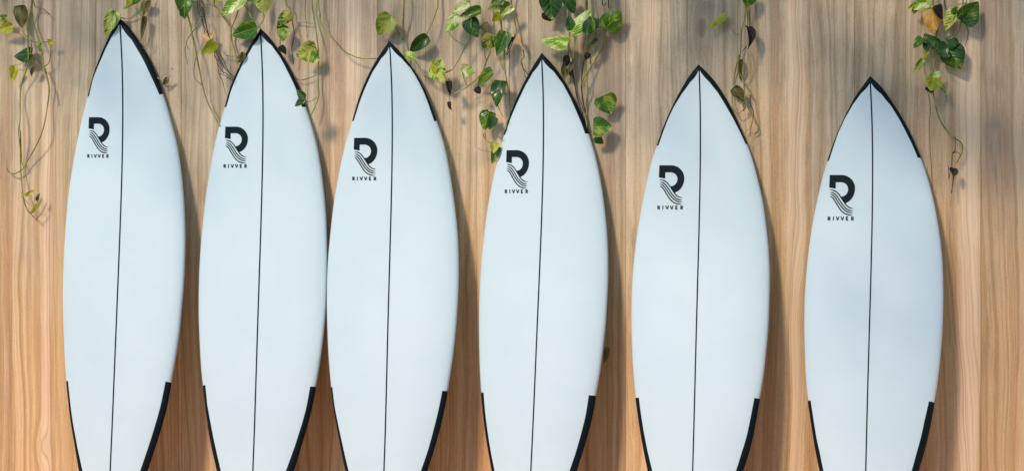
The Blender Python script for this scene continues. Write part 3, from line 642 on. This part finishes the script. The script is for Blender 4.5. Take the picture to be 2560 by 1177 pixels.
vine('thin withered vine right of the fifth board nose, a single yellow-green leaf reaching left', C6, 0.026, [
  ('s',3.2,[(512,-4),(508,60),(500,150),(475,250),(470,390),(455,480),(455,550),(490,630),(500,720),(510,800),(560,900),(605,1000),(570,1040)]), ('s',3,[(515,60),(525,150),(520,210)]), ('s',3,[(530,65),(540,180),(535,215)]),
  ('p',2.6,[(518,362),(530,440),(520,540),(490,630)]), ('r',2.4,[(515,360),(480,402)]), ('s',2.8,[(455,430),(430,540),(410,680),(405,800),(440,880),(490,850),(492,825)],0.02), ('p',4,[(500,650),(530,710),(550,738)]),
  ('r',2.2,[(548,745),(545,800),(568,870),(560,950),(545,1000),(545,1055)]), ('p',1.8,[(530,1000),(508,1020),(500,1055)]), ('p',1.6,[(548,1110),(545,1160)]), ('p',2,[(355,118),(380,200),(430,260),(465,270)]), ('r',2.4,[(505,795),(485,820),(508,832),(490,860)]), ('p',1.8,[(562,930),(550,960)])],
 [('g',(525,-60),(520,64),112),('l',(360,112),(193,218),48),('k',(520,205),(542,372),56),('u',(412,680),(502,798),75),('u',(478,460),(470,640),30,0.02)])
vine('rightmost vine, an orange dying leaf among dark ones and a long dry root', C7, 0.04, [
  ('s',3,[(300,-4),(312,60),(318,180)]), ('s',4,[(335,-4),(322,180),(312,260),(306,330),(300,410),(298,460)]), ('r',2.4,[(365,-4),(380,70),(352,130),(330,95)]), ('s',3,[(290,260),(290,330),(298,410)]),
  ('p',3.6,[(490,-4),(480,20),(435,25)]), ('r',2.2,[(485,140),(500,190),(480,265)]), ('s',3.4,[(470,-4),(455,150),(430,210),(418,270)]), ('s',2.6,[(375,350),(380,400),(420,425)]), ('p',2.2,[(240,220),(280,262),(312,270)]),
  ('p',2.4,[(250,360),(255,410),(265,440)]), ('s',3.6,[(300,515),(315,600),(345,690),(400,765),(460,810),(465,860),(450,890),(433,926)]), ('r',1.8,[(265,500),(285,600),(280,720),(285,860),(290,920),(297,1062)]),
  ('r',2.2,[(425,770),(425,850),(410,870),(405,940),(390,1010)]), ('r',3,[(415,1000),(412,1040),(405,1092)]), ('r',2,[(412,868),(440,862),(458,880)]), ('r',1.6,[(388,940),(390,1015)]), ('r',1.5,[(372,540),(382,575)])],
 [('b',(295,5),(157,48),60),('g',(200,42),(190,82),30),('o',(290,45),(308,188),82),('k',(325,28),(350,112),44),('v',(442,62),(360,174),74),('d',(465,130),(556,10),100),('g',(430,75),(400,60),60),
  ('d',(312,272),(252,186),86),('g',(242,218),(190,276),42),('d',(428,262),(372,205),55),('d',(385,272),(316,302),80),('d',(385,268),(455,390),110),('l',(278,272),(240,352),30),('v',(240,335),(182,420),34),
  ('l',(305,440),(285,518),82),('k',(280,492),(290,530),50),('b',(288,455),(350,402),42),('v',(328,458),(386,542),20),('k',(415,950),(416,1002),42),('g',(255,95),(235,115),26)])
vine('small withered tendril low on the wall between the fourth and fifth boards', (1140,780,2.964), 0.05, [
  ('p',2.2,[(1125,252),(1108,310),(1118,360),(1160,400)]), ('r',2,[(1130,260),(1120,310),(1095,380)])], [('u',(1122,258),(1100,372),36)], 'tendril', None)

# ------------------------------------------------------------------ unseen trees added before the wall, crowns shaped to shade it
M_BARK = simple('bark', (0.11, 0.08, 0.055), 0.9, 0.2, 0.4, 14, 0.4)
def unseen_shade_tree(label, base, fork, blobs, n, size, seed):
    rt = random.Random(seed); root = empty('unseen_shade_tree', base); tag(root, label, 'tree')
    base, fork = Vector(base), Vector(fork)
    def limb(a, b_, r0, r1):
        pts = [a.lerp(b_, t / 7) + Vector((rt.uniform(-.03, .03), rt.uniform(-.03, .03), 0.06 * math.sin(math.pi * t / 7))) for t in range(8)]
        return tube(pts, [r0 + (r1 - r0) * t / 7 for t in range(8)], 9)
    mesh_obj('trunk', *limb(base, fork, 0.10, 0.07), M_BARK, root)
    V, F = [], []
    tot = sum(b_[2] for b_ in blobs)
    for c, rad, wgt in blobs:
        c = Vector(c); mesh_obj('limb', *limb(fork, c, 0.03, 0.006), M_BARK, root)
        for _ in range(int(n * wgt / tot)):
            while True:
                q = Vector((rt.uniform(-1, 1), rt.uniform(-1, 1), rt.uniform(-1, 1)))
                if q.length < 1: break
            p = c + Vector((q.x * rad[0], q.y * rad[1], q.z * rad[2]))
            y = Vector((rt.uniform(-1, 1), rt.uniform(-1, 1), rt.uniform(-1.2, .2))).normalized()
            nn = Vector((rt.uniform(-.7, .7), rt.uniform(-.9, .5), 1)).normalized(); x = y.cross(nn).normalized()
            L = size * rt.uniform(0.7, 1.3); W = L * rt.uniform(.32, .42); k = len(V); dn = Vector((0, 0, -L * .12))
            V += [p, p + y * L * .35 + x * W * .5, p + y * L * .35 + dn * .3, p + y * L * .35 - x * W * .5, p + y * L * .75 + x * W * .32 + dn, p + y * L * .75 - x * W * .32 + dn, p + y * L + dn * 1.8]
            F += [(k, k + 1, k + 2), (k, k + 2, k + 3), (k + 1, k + 4, k + 2), (k + 2, k + 4, k + 6), (k + 2, k + 6, k + 5), (k + 3, k + 2, k + 5)]
    o = mesh_obj('crown', V, F, LM['g'], root, False)
    o['kind'] = 'stuff'
rt = random.Random(21)
def band(x0, x1, n):
    out = []
    for _ in range(n):
        y = -0.45 - 1.0 * rt.random() ** 1.25
        out.append(((rt.uniform(x0, x1), y, rt.uniform(2.36, 2.55)), (rt.uniform(.1, .26), rt.uniform(.1, .2), .1), rt.uniform(.5, 1)))
    return out
unseen_shade_tree('unseen slim leafy tree on the right, its crown placed to shade the boards', (3.0, -2.7, 0), (2.7, -2.3, 2.15),
  band(0.2, 2.0, 15) + [((.87, -1.35, 2.5), (.45, .35, .2), 2.0), ((.64, -2.0, 2.5), (.5, .55, .2), 2.6), ((1.4, -1.3, 2.5), (.45, .4, .2), 1.4), ((.25, -1.9, 2.5), (.4, .6, .2), 0.9), ((.6, -2.7, 2.5), (.6, .5, .2), 1.6)], 205, 0.17, 5)
unseen_shade_tree('unseen slim leafy tree added on the left to shade the top of the wall', (-3.6, -0.5, 0), (-3.4, -0.35, 2.95), band(-2.2, 0.2, 20), 78, 0.14, 9)
# unseen hedge added behind the camera to block the low sky
rh = random.Random(4); V, F = [], []
nx, nz = 90, 16
for iz in range(nz + 1):
    for ix in range(nx + 1):
        a = -1.35 + 2.7 * ix / nx; rr_ = 15 + rh.uniform(-.6, .6)
        V.append((rr_ * math.sin(a), -rr_ * math.cos(a), 3.2 * iz / nz + (rh.uniform(-.7, .7) if iz == nz else 0)))
hedge = mesh_obj('sky_blocking_hedge', V, grid_faces(nz + 1, nx + 1), M_LAWN, None, False)
tag(hedge, 'unseen dark green hedge added behind the viewer to block the low sky', 'hedge'); hedge['kind'] = 'stuff'
print('objects', len(bpy.data.objects))
